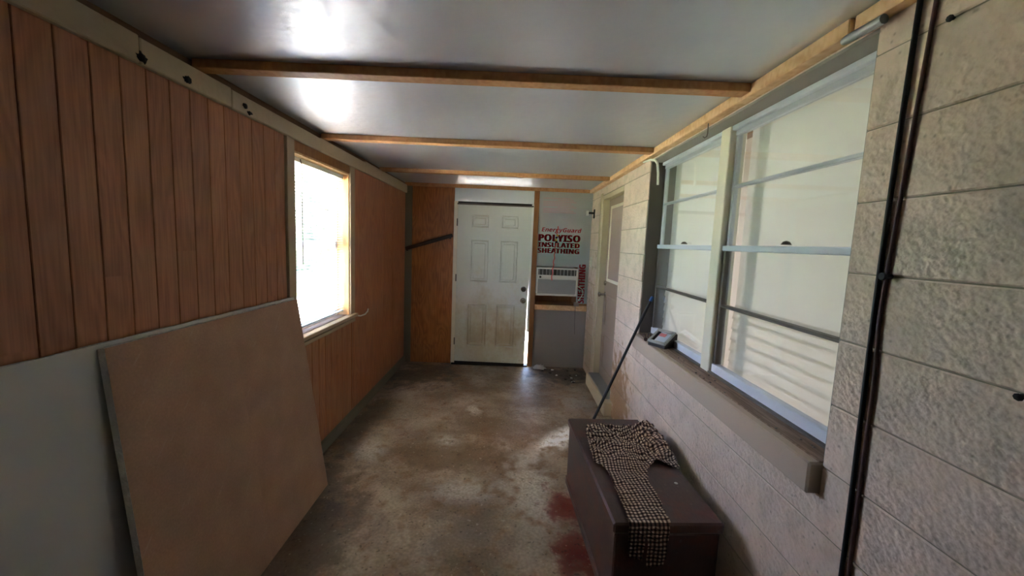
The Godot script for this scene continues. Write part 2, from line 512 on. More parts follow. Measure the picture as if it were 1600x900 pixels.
func make_wall_left() -> void:
	var w := setting("wall_left", "brown grooved plywood panelling on the left wall around the window", "wall")
	var wy := Vector2(0.915, 2.045)          # window opening
	var wz := Vector2(-3.33, -2.49)
	for r in [[Vector2(-5.2, wz.x), Vector2(0, YC)], [Vector2(wz.y, 0.8), Vector2(0, YC)], [wz, Vector2(0, wy.x)], [wz, Vector2(wy.y, YC)]]:
		slab("backing", Vector3(-1.44, r[1].x, r[0].x), Vector3(-1.316, r[1].y, r[0].y), M.backing, w, 0.0)
	var i := 0
	var pitch := 0.0981
	var z := -1.1216 + pitch * 18.0
	while z > -2.30:
		slab("plank", Vector3(-1.316, 0.05, z - pitch + 0.0015), Vector3(XL, 2.14, z - 0.0015), M.planks[(i * 7) % 6], w, 0.002, Vector2(0, 0.13 * (i % 4)))
		z -= pitch
		i += 1
	while z > -3.34:
		slab("plank", Vector3(-1.316, 0.05, z - pitch + 0.002), Vector3(XL, wy.x - 0.03, z - 0.002), M.planks[(i * 5) % 6], w, 0.003, Vector2(0, 0.13 * (i % 4)))
		z -= pitch
		i += 1
	slab("plank", Vector3(-1.316, 0.05, -3.42), Vector3(XL, wy.x - 0.03, z), M.planks[1], w, 0.002)
	slab("joint_cover", Vector3(-1.302, 0.10, -3.40), Vector3(XL + 0.006, wy.x - 0.035, -3.372), M.planks[4], w, 0.002)
	var far := [-3.424, -4.25, -4.555, ZE]
	for k in 3:
		slab("plywood_sheet", Vector3(-1.316, 0.05, far[k + 1] + 0.002), Vector3(XL, 2.14, far[k] - 0.002), M.far_planks[k], w, 0.002)
	# header boards along the top
	var t := setting("trim_1", "pale painted board running along the top of the panelled wall", "trim")
	for s in [[ZN, -1.47, 2.20], [-1.474, -1.93, 2.195], [-1.934, -2.80, 2.19], [-2.804, -3.64, 2.195], [-3.644, ZE + 0.01, 2.205]]:
		slab("board", Vector3(XL - 0.004, 2.108, s[1]), Vector3(XL + 0.022, s[2], s[0]), M.header, t, 0.004)
	var bb := setting("baseboard_left", "weathered pale board along the foot of the panelled wall", "baseboard")
	for s in [[ZN, -2.2], [-2.204, -3.5], [-3.504, ZE + 0.01]]:
		slab("board", Vector3(XL - 0.004, 0.0, s[1]), Vector3(XL + 0.024, 0.085 + 0.01 * s[0] * 0.2, s[0]), M.grey_board, bb, 0.004)
	# window
	var v := setting("window_1", "bright double hung window with wooden casing in the panelled wall", "window")
	slab("casing", Vector3(-1.316, 0.80, -2.487), Vector3(XL + 0.012, 2.108, -2.405), M.casing, v, 0.003)
	slab("casing", Vector3(-1.316, 0.915, -3.425), Vector3(XL + 0.012, 2.108, -3.335), M.casing, v, 0.003)
	slab("head_casing", Vector3(-1.316, 2.047, -3.335), Vector3(XL + 0.004, 2.108, -2.487), M.stud, v, 0.003)
	slab("sill_board", Vector3(-1.44, 0.885, -3.44), Vector3(XL + 0.035, 0.913, -2.40), M.casing, v, 0.004)
	slab("apron", Vector3(-1.316, 0.845, -3.42), Vector3(XL + 0.018, 0.872, -2.42), M.casing, v, 0.004)
	slab("jamb", Vector3(-1.439, 0.913, -3.345), Vector3(XL - 0.001, 2.044, -3.325), M.pine, v, 0.001)
	slab("jamb", Vector3(-1.439, 0.913, -2.495), Vector3(XL - 0.001, 2.044, -2.475), M.pine, v, 0.001)
	slab("jamb", Vector3(-1.44, 2.035, -3.33), Vector3(XL - 0.001, 2.047, -2.489), M.pine_side, v, 0.001)
	for a in [[0.913, 0.955], [1.995, 2.035], [1.462, 1.508]]:
		slab("rail", Vector3(-1.435, a[0], -3.33), Vector3(-1.395, a[1], -2.489), M.vinyl, v, 0.003)
	for a in [[-3.33, -3.29], [-2.53, -2.489]]:
		slab("stile", Vector3(-1.435, 0.955, a[0]), Vector3(-1.395, 1.995, a[1]), M.vinyl, v, 0.003)
	slab("pane", Vector3(-1.418, 0.955, -3.29), Vector3(-1.414, 1.462, -2.53), M.glass, v, 0.0)
	slab("pane", Vector3(-1.418, 1.508, -3.29), Vector3(-1.414, 1.995, -2.53), M.glass, v, 0.0)
	# blind
	var b := thing("window_blind", "white slatted blind hanging inside the bright left window", "blind", Vector3(-1.352, 2.0, -2.91))
	slab("head_rail", Vector3(-0.014, 0.0, -0.405), Vector3(0.014, 0.03, 0.405), M.vinyl, b, 0.003)
	var st := mb()
	var arc := []
	for k in 5:
		var q := (k - 2) / 2.0
		arc.append(Vector3(q * 0.0125, 0.0022 * (1.0 - q * q), 0))
	for k in 4:
		var p := [arc[k] + Vector3(0, 0, -0.40), arc[k + 1] + Vector3(0, 0, -0.40), arc[k + 1] + Vector3(0, 0, 0.40), arc[k] + Vector3(0, 0, 0.40)]
		poly(st, p, Vector3(0.1 * (k - 1.5), 1, 0).normalized())
	var slat := st.commit()
	for k in 52:
		var o := MeshInstance3D.new()
		o.mesh = slat
		o.material_override = M.blind
		o.name = "slat"
		b.add_child(o, true)
		o.position = Vector3(0, -0.014 - 0.0197 * k, 0.004 * sin(k * 1.7))
		o.rotation.z = 0.10 + 0.04 * sin(k * 0.9)
	slab("bottom_rail", Vector3(-0.012, -1.055, -0.40), Vector3(0.012, -1.043, 0.40), M.vinyl, b, 0.002)
	for zz in [-0.26, 0.0, 0.26]:
		st = mb()
		tube(st, [Vector3(0.0, 0.0, zz), Vector3(0.0, -1.045, zz)], 0.0012, 5)
		put("lift_cord", st, M.vinyl, b)
	st = mb()
	tube(st, [Vector3(0.018, 0.02, 0.27), Vector3(0.026, -0.02, 0.265), Vector3(0.024, -0.2, 0.266), Vector3(0.022, -0.64, 0.262)], 0.0035, 6)
	put("tilt_wand", st, M.bronze, b)

func blocked(z0: float, z1: float, y0: float, y1: float, holes: Array) -> Array:
	var out := [[z0, z1, y0, y1]]
	for h in holes:
		var nxt := []
		for r in out:
			if r[1] <= h[0] or r[0] >= h[1] or r[3] <= h[2] or r[2] >= h[3]:
				nxt.append(r)
				continue
			if r[0] < h[0]: nxt.append([r[0], h[0], r[2], r[3]])
			if r[1] > h[1]: nxt.append([h[1], r[1], r[2], r[3]])
			var a := maxf(r[0], h[0])
			var c := minf(r[1], h[1])
			if r[2] < h[2]: nxt.append([a, c, r[2], h[2]])
			if r[3] > h[3]: nxt.append([a, c, h[3], r[3]])
		out = nxt
	return out

func block(st: SurfaceTool, z0: float, z1: float, y0: float, y1: float) -> void:
	var j := 0.0018
	var e := 0.0035
	var pr := [Vector2(XR + 0.09, y0 + j), Vector2(XR + e, y0 + j), Vector2(XR, y0 + j + e), Vector2(XR, y1 - j - e), Vector2(XR + e, y1 - j), Vector2(XR + 0.09, y1 - j)]
	for k in 5:
		var a: Vector2 = pr[k]
		var b: Vector2 = pr[k + 1]
		var n := Vector3(-(b.y - a.y), (b.x - a.x), 0).normalized()
		poly(st, [Vector3(a.x, a.y, z0), Vector3(b.x, b.y, z0), Vector3(b.x, b.y, z1), Vector3(a.x, a.y, z1)], n)
	for z in [z0, z1]:
		var loop := []
		for q in pr:
			loop.append(Vector3(q.x, q.y, z))
		poly(st, loop, Vector3(0, 0, -1.0 if z == z0 else 1.0))

func make_wall_right() -> void:
	var w := setting("wall_right", "cream painted concrete block wall on the right with a window opening", "wall")
	var holes := [[-3.03, -1.19, 0.815, 2.18], [-4.54, -3.70, 0.0, 2.10]]
	for r in blocked(-5.2, 0.8, 0.0, YC, holes):
		slab("mortar_bed", Vector3(XR + 0.004, r[2], r[0]), Vector3(1.19, r[3], r[1]), M.mortar, w, 0.0)
	var ys := [0.0]
	for k in 11:
		ys.append(0.108 + 0.2 * k)
	ys.append(YC)
	for k in ys.size() - 1:
		var z := 0.8 + 0.2 * (k % 2) - 0.04
		while z > -5.1:
			var z1 := minf(z, ZN)
			var z0 := maxf(z - 0.4, ZE)
			var cuts := [z0, z1]
			if z0 < -3.04 and z1 > -3.04 and ys[k] < 0.8:
				cuts = [z0, -3.04, z1]
			for c in cuts.size() - 1:
				for r in blocked(cuts[c], cuts[c + 1], ys[k], ys[k + 1], holes):
					if r[1] - r[0] < 0.01 or r[3] - r[2] < 0.01:
						continue
					var jz := 0.002 if cuts.size() > 2 else 0.0
					var bs := mb()
					block(bs, r[0] + (jz if c > 0 else 0.0), r[1] - (jz if c == 0 and cuts.size() > 2 else 0.0), r[2], r[3])
					put("block", bs, M.block, w)
			z -= 0.4
	# reveals of the window opening, the far one darker, and the sill
	slab("reveal", Vector3(XR + 0.006, 0.925, -3.034), Vector3(1.19, 2.18, -3.022), M.bronze, w, 0.001)
	slab("reveal", Vector3(XR + 0.006, 0.925, -1.20), Vector3(1.19, 2.18, -1.188), M.outer, w, 0.001)
	slab("lintel", Vector3(XR + 0.002, 2.172, -3.03), Vector3(1.19, 2.186, -1.19), M.outer, w, 0.001)
	slab("window_sill", Vector3(0.95, 0.815, -3.03), Vector3(1.19, 0.918, -1.195), M.sill, w, 0.006)
	slab("dust_layer", Vector3(0.985, 0.914, -3.02), Vector3(1.13, 0.922, -1.20), M.dust, w, 0.003)
	var t := setting("trim_2", "pine strip running along the top of the block wall", "trim")
	slab("strip", Vector3(0.945, 2.192, ZE + 0.02), Vector3(XR + 0.01, YC - 0.001, -2.62), M.pine_side, t, 0.003)
	slab("strip", Vector3(0.945, 2.188, -2.616), Vector3(XR + 0.01, YC - 0.001, -1.245), M.pine_side, t, 0.003)
	slab("strip", Vector3(0.952, 2.194, -1.235), Vector3(XR + 0.01, YC - 0.001, ZN), M.pine_side, t, 0.003)
	house_window("window_2", "nearer aluminium window in the block wall, four panes over a white shade", -2.09, -1.195)
	house_window("window_3", "farther aluminium window in the block wall, beyond the cream post", -3.02, -2.18)
	var p := setting("trim_3", "cream wooden post standing between the two right windows", "trim")
	slab("post", Vector3(1.065, 0.918, -2.18), Vector3(1.15, 2.172, -2.09), M.cream, p, 0.004)
	added_house_room()

func added_house_room() -> void:
	# added, unseen room whose lamp lights the shades from behind
	var h := setting("wall_house_added", "pale walls of an added unseen house room, lit by a lamp, behind the right windows", "wall")
	slab("side", Vector3(4.2, -0.1, -4.6), Vector3(4.3, 2.7, 0.6), M.plaster, h, 0.0)
	slab("end", Vector3(1.19, -0.1, 0.5), Vector3(4.3, 2.7, 0.6), M.plaster, h, 0.0)
	slab("end", Vector3(1.19, -0.1, -4.6), Vector3(4.3, 2.7, -4.5), M.plaster, h, 0.0)
	slab("ceiling_board", Vector3(1.19, 2.6, -4.6), Vector3(4.3, 2.7, 0.6), M.plaster, h, 0.0)
	slab("floor_board", Vector3(1.19, -0.1, -4.6), Vector3(4.3, 0.0, 0.6), M.jamb_cream, h, 0.0)
	slab("upper_wall", Vector3(1.13, YC, -4.6), Vector3(1.19, 2.7, 0.6), M.plaster, h, 0.0)
	var lamp := thing("added_ceiling_lamp", "round white ceiling lamp added unseen behind the right windows to light their shades", "lamp", Vector3(2.7, 2.59, -2.1))  # added to brighten the panes and the left wall
	var st := mb()
	lathe(st, Vector3.ZERO, Vector3.DOWN, [Vector2(0.2, 0.0), Vector2(0.2, 0.05), Vector2(0.15, 0.09), Vector2(0.0, 0.11)], 20)
	var glow := plain(c8(255, 248, 238), 0.5)
	glow.emission_enabled = true
	glow.emission = c8(248, 250, 255)
	glow.emission_energy_multiplier = 0.4
	put("diffuser", st, glow, lamp)
	var l := AreaLight3D.new()
	l.name = "added_lamp_light"
	l.area_size = Vector2(0.36, 0.36)
	l.light_energy = HOUSE
	l.light_color = Color(1.0, 0.97, 0.98)
	l.area_range = 12.0
	l.area_attenuation = 2.0
	l.shadow_enabled = true
	l.position = Vector3(0, -0.125, 0)
	l.rotation.x = -PI / 2
	lamp.add_child(l)

func house_window(called: String, label: String, z0: float, z1: float) -> void:
	var v := setting(called, label, "window")
	var x0 := 1.092
	var x1 := 1.118
	slab("bottom_rail", Vector3(x0 - 0.012, 0.925, z0), Vector3(x1, 0.972, z1), M.white_frame, v, 0.003)
	slab("bottom_track", Vector3(x0 - 0.03, 0.918, z0), Vector3(x1, 0.930, z1), M.bronze, v, 0.001)
	slab("top_rail", Vector3(x0, 2.125, z0), Vector3(x1, 2.172, z1), M.alu, v, 0.003)
	slab("top_track", Vector3(x0 - 0.02, 2.15, z0), Vector3(x1, 2.172, z1), M.white_frame, v, 0.002)
	for z in [[z0, z0 + 0.024], [z1 - 0.024, z1]]:
		slab("upper_stile", Vector3(x0 + 0.004, 1.585, z[0]), Vector3(x1, 2.125, z[1]), M.alu, v, 0.002)
		slab("lower_stile", Vector3(x0 - 0.006, 0.972, z[0]), Vector3(x1, 1.56, z[1]), M.bronze, v, 0.002)
	slab("meeting_rail", Vector3(x0 - 0.014, 1.558, z0), Vector3(x1, 1.586, z1), M.white_frame, v, 0.003)
	slab("glazing_bar", Vector3(x0, 1.868, z0 + 0.02), Vector3(x1, 1.884, z1 - 0.02), M.alu, v, 0.003)
	slab("glazing_bar", Vector3(x0 - 0.006, 1.272, z0 + 0.02), Vector3(x1, 1.286, z1 - 0.02), M.bronze, v, 0.003)
	for y in [[0.972, 1.272], [1.286, 1.558], [1.586, 1.868], [1.884, 2.125]]:
		slab("pane", Vector3(1.104, y[0], z0 + 0.022), Vector3(1.107, y[1], z1 - 0.022), M.glass, v, 0.0)
	var st := mb()
	for k in 1:
		lathe(st, Vector3(x0 - 0.002, 1.592, lerpf(z0, z1, 0.52)), Vector3.UP, [Vector2(0.0, 0.016), Vector2(0.012, 0.012), Vector2(0.02, 0.0)], 10)
	put("sash_lock", st, M.bronze, v)
	slab("roller_shade", Vector3(1.172, 1.255, z0 + 0.005), Vector3(1.176, 2.17, z1 - 0.005), M.shade, v, 0.001)
	for k in 6:
		st = mb()
		var y := 0.935 + 0.056 * k
		poly(st, [Vector3(1.158, y, z0 + 0.01), Vector3(1.158, y, z1 - 0.01), Vector3(1.168, y + 0.072, z1 - 0.01), Vector3(1.168, y + 0.072, z0 + 0.01)], Vector3(-1, 0.2, 0).normalized())
		poly(st, [Vector3(1.158, y, z0 + 0.01), Vector3(1.158, y, z1 - 0.01), Vector3(1.176, y, z1 - 0.01), Vector3(1.176, y, z0 + 0.01)], Vector3.DOWN)
		put("wide_slat", st, M.slat_wide, v)
	st = mb()
	var bz := z0 + 0.105
	if called == "window_3":
		bz = z0 + 0.06
	box(st, Vector3(1.185, 0.93, bz - 0.04), Vector3(1.215, 2.165, bz + 0.04), 0.004)
	put("hanging_strip", st, M.batten, v)

func make_wall_far() -> void:
	var w := setting("wall_far", "patchwork far wall of plywood, insulation board and studs around the white door", "wall")
	var zb := ZE - 0.09
	slab("corner_board", Vector3(-1.31, 0, ZE - 0.02), Vector3(-1.215, 2.20, ZE + 0.012), M.grey_board, w, 0.003)
	slab("plywood_sheet", Vector3(-1.22, 0, ZE - 0.02), Vector3(-0.70, 2.20, ZE + 0.002), M.ply, w, 0.002)
	slab("framing", Vector3(-1.44, 0, zb), Vector3(-0.70, YC, ZE - 0.02), M.backing, w, 0.0)
	slab("insulation_strip", Vector3(-0.70, 2.035, ZE - 0.02), Vector3(0.285, 2.20, ZE), M.sheath_white, w, 0.001)
	slab("framing", Vector3(-0.70, 2.03, zb), Vector3(1.0, YC, ZE - 0.02), M.backing, w, 0.0)
	slab("stud", Vector3(0.272, 0, zb), Vector3(0.335, 2.20, ZE + 0.028), M.stud, w, 0.003)
	# insulation board with its printing
	var s := slab("insulation_board", Vector3(0.335, 1.285, ZE - 0.02), Vector3(XR, 2.20, ZE), M.sheath, w, 0.001)
	slab("insulation_strip", Vector3(0.855, 0.83, ZE - 0.02), Vector3(XR, 1.283, ZE), M.sheath, w, 0.001)
	slab("framing", Vector3(0.335, 1.30, zb), Vector3(1.0, 2.03, ZE - 0.02), M.backing, w, 0.0)
	slab("framing", Vector3(0.335, 0.0, zb), Vector3(1.0, 0.80, ZE - 0.02), M.backing, w, 0.0)
	slab("framing", Vector3(0.335, 0.80, zb - 0.30), Vector3(1.0, 1.30, zb - 0.28), M.stud, w, 0.0)
	slab("framing", Vector3(0.855, 0.80, zb - 0.28), Vector3(1.0, 1.30, ZE - 0.02), M.stud, w, 0.0)
	slab("framing", Vector3(0.272, 0.80, zb - 0.28), Vector3(0.335, 1.30, zb), M.stud, w, 0.0)
	slab("framing", Vector3(0.272, 0.74, zb - 0.28), Vector3(1.0, 0.80, zb), M.stud, w, 0.0)
	slab("framing", Vector3(0.272, 1.30, zb - 0.28), Vector3(1.0, 1.34, zb), M.stud, w, 0.0)
	slab("sill_plate", Vector3(0.335, 0.735, ZE - 0.03), Vector3(XR, 0.80, ZE + 0.02), M.pine_side, w, 0.003)
	slab("lower_panel", Vector3(0.335, 0.0, ZE - 0.02), Vector3(XR, 0.735, ZE), M.lower_panel, w, 0.001)
	var ink := [["EnergyGuard", 0.375, 0.855, 1.695, 1.765, true], ["POLYISO", 0.350, 0.858, 1.592, 1.680, false], ["INSULATED", 0.348, 0.856, 1.520, 1.582, false], ["SHEATHING", 0.345, 0.856, 1.448, 1.510, false]]
	for k in ink:
		lettering(k[0], Vector3(k[1], k[3], ZE + 0.0005), k[2] - k[1], k[4] - k[3], k[5], false, s)
	lettering("SHEATHING", Vector3(0.868, 0.84, ZE + 0.0005), 0.48, 0.085, false, true, s)
	for k in 9:
		slab("print_line", Vector3(0.385 if k % 4 != 3 else 0.56, 1.945 + 0.021 * k, ZE), Vector3(0.79 - 0.03 * (k % 3), 1.953 + 0.021 * k, ZE + 0.0006), M.pink, s, 0.0)
	# white door
	var d := setting("door_1", "dirty white six panel door in the far wall", "door")
	var st := mb()
	var zf := -5.06
	var corners := [Vector2(-0.652, 0.045), Vector2(0.232, 0.038), Vector2(0.243, 0.9), Vector2(0.256, 2.0), Vector2(-0.652, 1.995)]
	var front := []
	var rear := []
	for c in corners:
		front.append(Vector3(c.x, c.y, zf))
		rear.append(Vector3(c.x, c.y, zf - 0.045))
	poly(st, front, Vector3.BACK)
	poly(st, rear, Vector3.FORWARD)
	for k in 5:
		var a: Vector3 = front[k]
		var b: Vector3 = front[(k + 1) % 5]
		var n := (b - a).cross(Vector3.BACK).normalized()
		poly(st, [a, b, rear[(k + 1) % 5], rear[k]], n)
	put("leaf", st, M.door, d)
	for p in [[-0.468, -0.284, 1.735, 1.865], [-0.104, 0.076, 1.735, 1.865], [-0.472, -0.278, 1.07, 1.56], [-0.112, 0.082, 1.07, 1.56], [-0.488, -0.28, 0.255, 0.775], [-0.134, 0.074, 0.255, 0.775]]:
		var m := mb()
		for e in [[p[0] - 0.012, p[1] + 0.012, p[2] - 0.012, p[2] + 0.006], [p[0] - 0.012, p[1] + 0.012, p[3] - 0.006, p[3] + 0.012], [p[0] - 0.012, p[0] + 0.006, p[2] + 0.006, p[3] - 0.006], [p[1] - 0.006, p[1] + 0.012, p[2] + 0.006, p[3] - 0.006]]:
			box(m, Vector3(e[0], e[2], zf - 0.002), Vector3(e[1], e[3], zf + 0.012), 0.007)
		put("moulding", m, M.door, d)
		slab("panel", Vector3(p[0] + 0.025, p[2] + 0.025, zf - 0.004), Vector3(p[1] - 0.025, p[3] - 0.025, zf + 0.010), M.door, d, 0.009)
	for y in [0.99, 0.845]:
		st = mb()
		lathe(st, Vector3(0.186, y, zf), Vector3.BACK, [Vector2(0.036, 0.0), Vector2(0.034, 0.008), Vector2(0.016, 0.012), Vector2(0.014, 0.03), Vector2(0.028, 0.042), Vector2(0.030, 0.056), Vector2(0.02, 0.068), Vector2(0.0, 0.071)] if y < 0.9 else [Vector2(0.034, 0.0), Vector2(0.033, 0.014), Vector2(0.024, 0.022), Vector2(0.0, 0.024)], 18)
		put("knob" if y < 0.9 else "deadbolt", st, M.chrome, d)
	slab("weather_strip", Vector3(-0.66, 1.995, zf - 0.03), Vector3(0.268, 2.012, zf + 0.012), M.bronze, d, 0.002)
	slab("gap_shade_strip", Vector3(-0.66, 2.013, zf - 0.03), Vector3(0.268, 2.034, zf - 0.012), M.black, d, 0.001)  # black strip standing in for the shaded gap over the door
	slab("sweep", Vector3(-0.652, 0.018, zf - 0.035), Vector3(0.232, 0.05, zf - 0.004), M.black, d, 0.002)
	slab("threshold", Vector3(-0.69, 0.0, zf - 0.10), Vector3(0.272, 0.018, zf + 0.012), M.dark, d, 0.003)
	slab("jamb", Vector3(-0.70, 0.0, zb), Vector3(-0.653, 2.034, ZE + 0.034), M.cream, d, 0.003)
	slab("stop", Vector3(0.245, 0.95, zf - 0.08), Vector3(0.273, 2.0, zf - 0.046), M.vinyl, d, 0.002)
	slab("jamb_face", Vector3(0.247, 0.45, zf - 0.05), Vector3(0.2725, 2.03, zf + 0.006), M.vinyl, d, 0.002)
	for y in [1.78, 1.10, 0.30]:
		slab("hinge", Vector3(-0.664, y - 0.045, zf - 0.004), Vector3(-0.650, y + 0.045, zf + 0.008), M.bronze, d, 0.003)
	# wall behind the camera
	var n := setting("wall_near", "plain panelled wall behind the camera", "wall")
	slab("panel", Vector3(-1.44, 0, ZN), Vector3(1.19, YC, ZN + 0.1), M.lower_panel, n, 0.0)

func lettering(text: String, at: Vector3, width: float, height: float, slant: bool, upright: bool, parent: Node) -> void:
	var t := TextMesh.new()
	t.text = text
	var f := SystemFont.new()
	f.font_names = PackedStringArray(["Droid Sans"])
	f.font_weight = 800
	t.font = f
	t.font_size = 64
	t.pixel_size = 0.002
	t.depth = 0.002
	t.horizontal_alignment = HORIZONTAL_ALIGNMENT_LEFT
	var bb := t.get_aabb()
	var heavy := SurfaceTool.new()
	for q in ([0.0] if slant else [-0.006, -0.002, 0.002, 0.006]):
		heavy.append_from(t, 0, Transform3D(Basis(), Vector3(q, 0, 0)))
	var o := MeshInstance3D.new()
	o.mesh = heavy.commit()
	o.material_override = M.red
	o.name = "lettering"
	parent.add_child(o, true)
	var sx := width / bb.size.x
	var sy := height / bb.size.y
	var b := Basis(Vector3(sx, 0, 0), Vector3(0.25 * sy if slant else 0.0, sy, 0), Vector3(0, 0, 0.4))
	if upright:
		b = Basis(Vector3(0, 0, 1), PI / 2) * b
	o.transform = Transform3D(b, Vector3.ZERO)
	o.position = at - b * Vector3(bb.position.x, bb.position.y, 0) + (Vector3(height, 0, 0) if upright else Vector3.ZERO)

func make_side_door() -> void:
	var d := setting("door_2", "tan side door with a frosted upper light, deep in the block wall", "door")
	var x := 1.052
	slab("jamb", Vector3(XR - 0.006, 0.0, -4.54), Vector3(1.19, 2.10, -4.47), M.jamb_cream, d, 0.004)
	slab("casing", Vector3(XR - 0.014, 0.0, -4.60), Vector3(XR + 0.002, 2.13, -4.53), M.jamb_cream, d, 0.003)
	slab("head_jamb", Vector3(XR - 0.004, 2.055, -4.47), Vector3(1.19, 2.10, -3.70), M.jamb_cream, d, 0.004)
	slab("leaf", Vector3(x, 0.14, -4.47), Vector3(x + 0.04, 2.055, -3.705), M.door_tan, d, 0.002)
	slab("light_frame", Vector3(x - 0.012, 1.19, -4.36), Vector3(x, 1.22, -3.78), M.cream, d, 0.004)
	slab("light_frame", Vector3(x - 0.012, 1.95, -4.36), Vector3(x, 1.98, -3.78), M.cream, d, 0.004)
	slab("light_frame", Vector3(x - 0.012, 1.22, -4.36), Vector3(x, 1.95, -4.33), M.cream, d, 0.004)
	slab("light_frame", Vector3(x - 0.012, 1.22, -3.81), Vector3(x, 1.95, -3.78), M.cream, d, 0.004)
	slab("frosted_pane", Vector3(x - 0.004, 1.22, -4.33), Vector3(x + 0.001, 1.95, -3.81), M.frost, d, 0.001)
	for y in [[0.25, 0.62], [0.70, 1.05]]:
		var m := mb()
		box(m, Vector3(x - 0.008, y[0], -4.36), Vector3(x, y[0] + 0.02, -3.78), 0.005)
		box(m, Vector3(x - 0.008, y[1] - 0.02, -4.36), Vector3(x, y[1], -3.78), 0.005)
		box(m, Vector3(x - 0.008, y[0] + 0.02, -4.36), Vector3(x, y[1] - 0.02, -4.34), 0.005)
		box(m, Vector3(x - 0.008, y[0] + 0.02, -3.80), Vector3(x, y[1] - 0.02, -3.78), 0.005)
		put("moulding", m, M.door_tan, d)
	for y in [1.04, 1.165]:
		var st := mb()
		lathe(st, Vector3(x, y, -4.415), Vector3.LEFT, [Vector2(0.03, 0.0), Vector2(0.028, 0.008), Vector2(0.013, 0.012), Vector2(0.012, 0.045), Vector2(0.026, 0.055), Vector2(0.026, 0.072), Vector2(0.0, 0.08)] if y < 1.1 else [Vector2(0.026, 0.0), Vector2(0.024, 0.018), Vector2(0.0, 0.022)], 14)
		put("knob" if y < 1.1 else "deadbolt", st, M.chrome, d)
	var s := setting("trim_4", "worn concrete step below the tan side door", "step")
	slab("step_block", Vector3(0.915, 0.0, -4.50), Vector3(1.09, 0.135, -3.62), M.jamb_cream, s, 0.01)
	slab("step_top", Vector3(0.935, 0.13, -4.48), Vector3(1.06, 0.145, -3.70), M.outer, s, 0.004)

# ------------------------------------------------------------------ things
func sheet(called: String, label: String, bl: Vector3, br: Vector3, tl: Vector3, tr: Vector3, front: Material, edge: Material, t: float) -> void:
	# bl, br: foot at the near and far end; tl, tr: head
	var o := thing(called, label, "drywall sheet", (bl + br) * 0.5)
	var c := (bl + br) * 0.5
	var n := (br - bl).cross(tl - bl).normalized()
	if n.x < 0:
		n = -n
	var f := [bl - c, br - c, tr - c, tl - c]
	var st := mb()
	poly(st, f, n)
	put("paper_face", st, front, o)
	st = mb()
	var r := []
	for p in f:
		r.append(p - n * t)
	poly(st, r, -n)
	put("back_face", st, M.paper_grey, o)
	for k in 4:
		st = mb()
		var a: Vector3 = f[k]
		var b: Vector3 = f[(k + 1) % 4]
		var on := (b - a).cross(n).normalized()
		if on.dot((a + b) * 0.5 - (f[0] + f[2]) * 0.5) < 0:
			on = -on
		# crumbled edge: many short facets with a little unevenness
		var seg := 40
		for i in seg:
			var a0 := a.lerp(b, float(i) / seg)
			var a1 := a.lerp(b, float(i + 1) / seg)
			var j0 := on * 0.004 * absf(sin(i * 2.3 + k)) * (1.0 if i > 0 else 0.0)
			var j1 := on * 0.004 * absf(sin((i + 1) * 2.3 + k)) * (1.0 if i < seg - 1 else 0.0)
			poly(st, [a0 + j0 * 0.3, a1 + j1 * 0.3, a1 - n * t * 0.5 + j1, a0 - n * t * 0.5 + j0], on)
			poly(st, [a0 - n * t * 0.5 + j0, a1 - n * t * 0.5 + j1, a1 - n * t, a0 - n * t], on)
		put("gypsum_edge", st, edge, o)

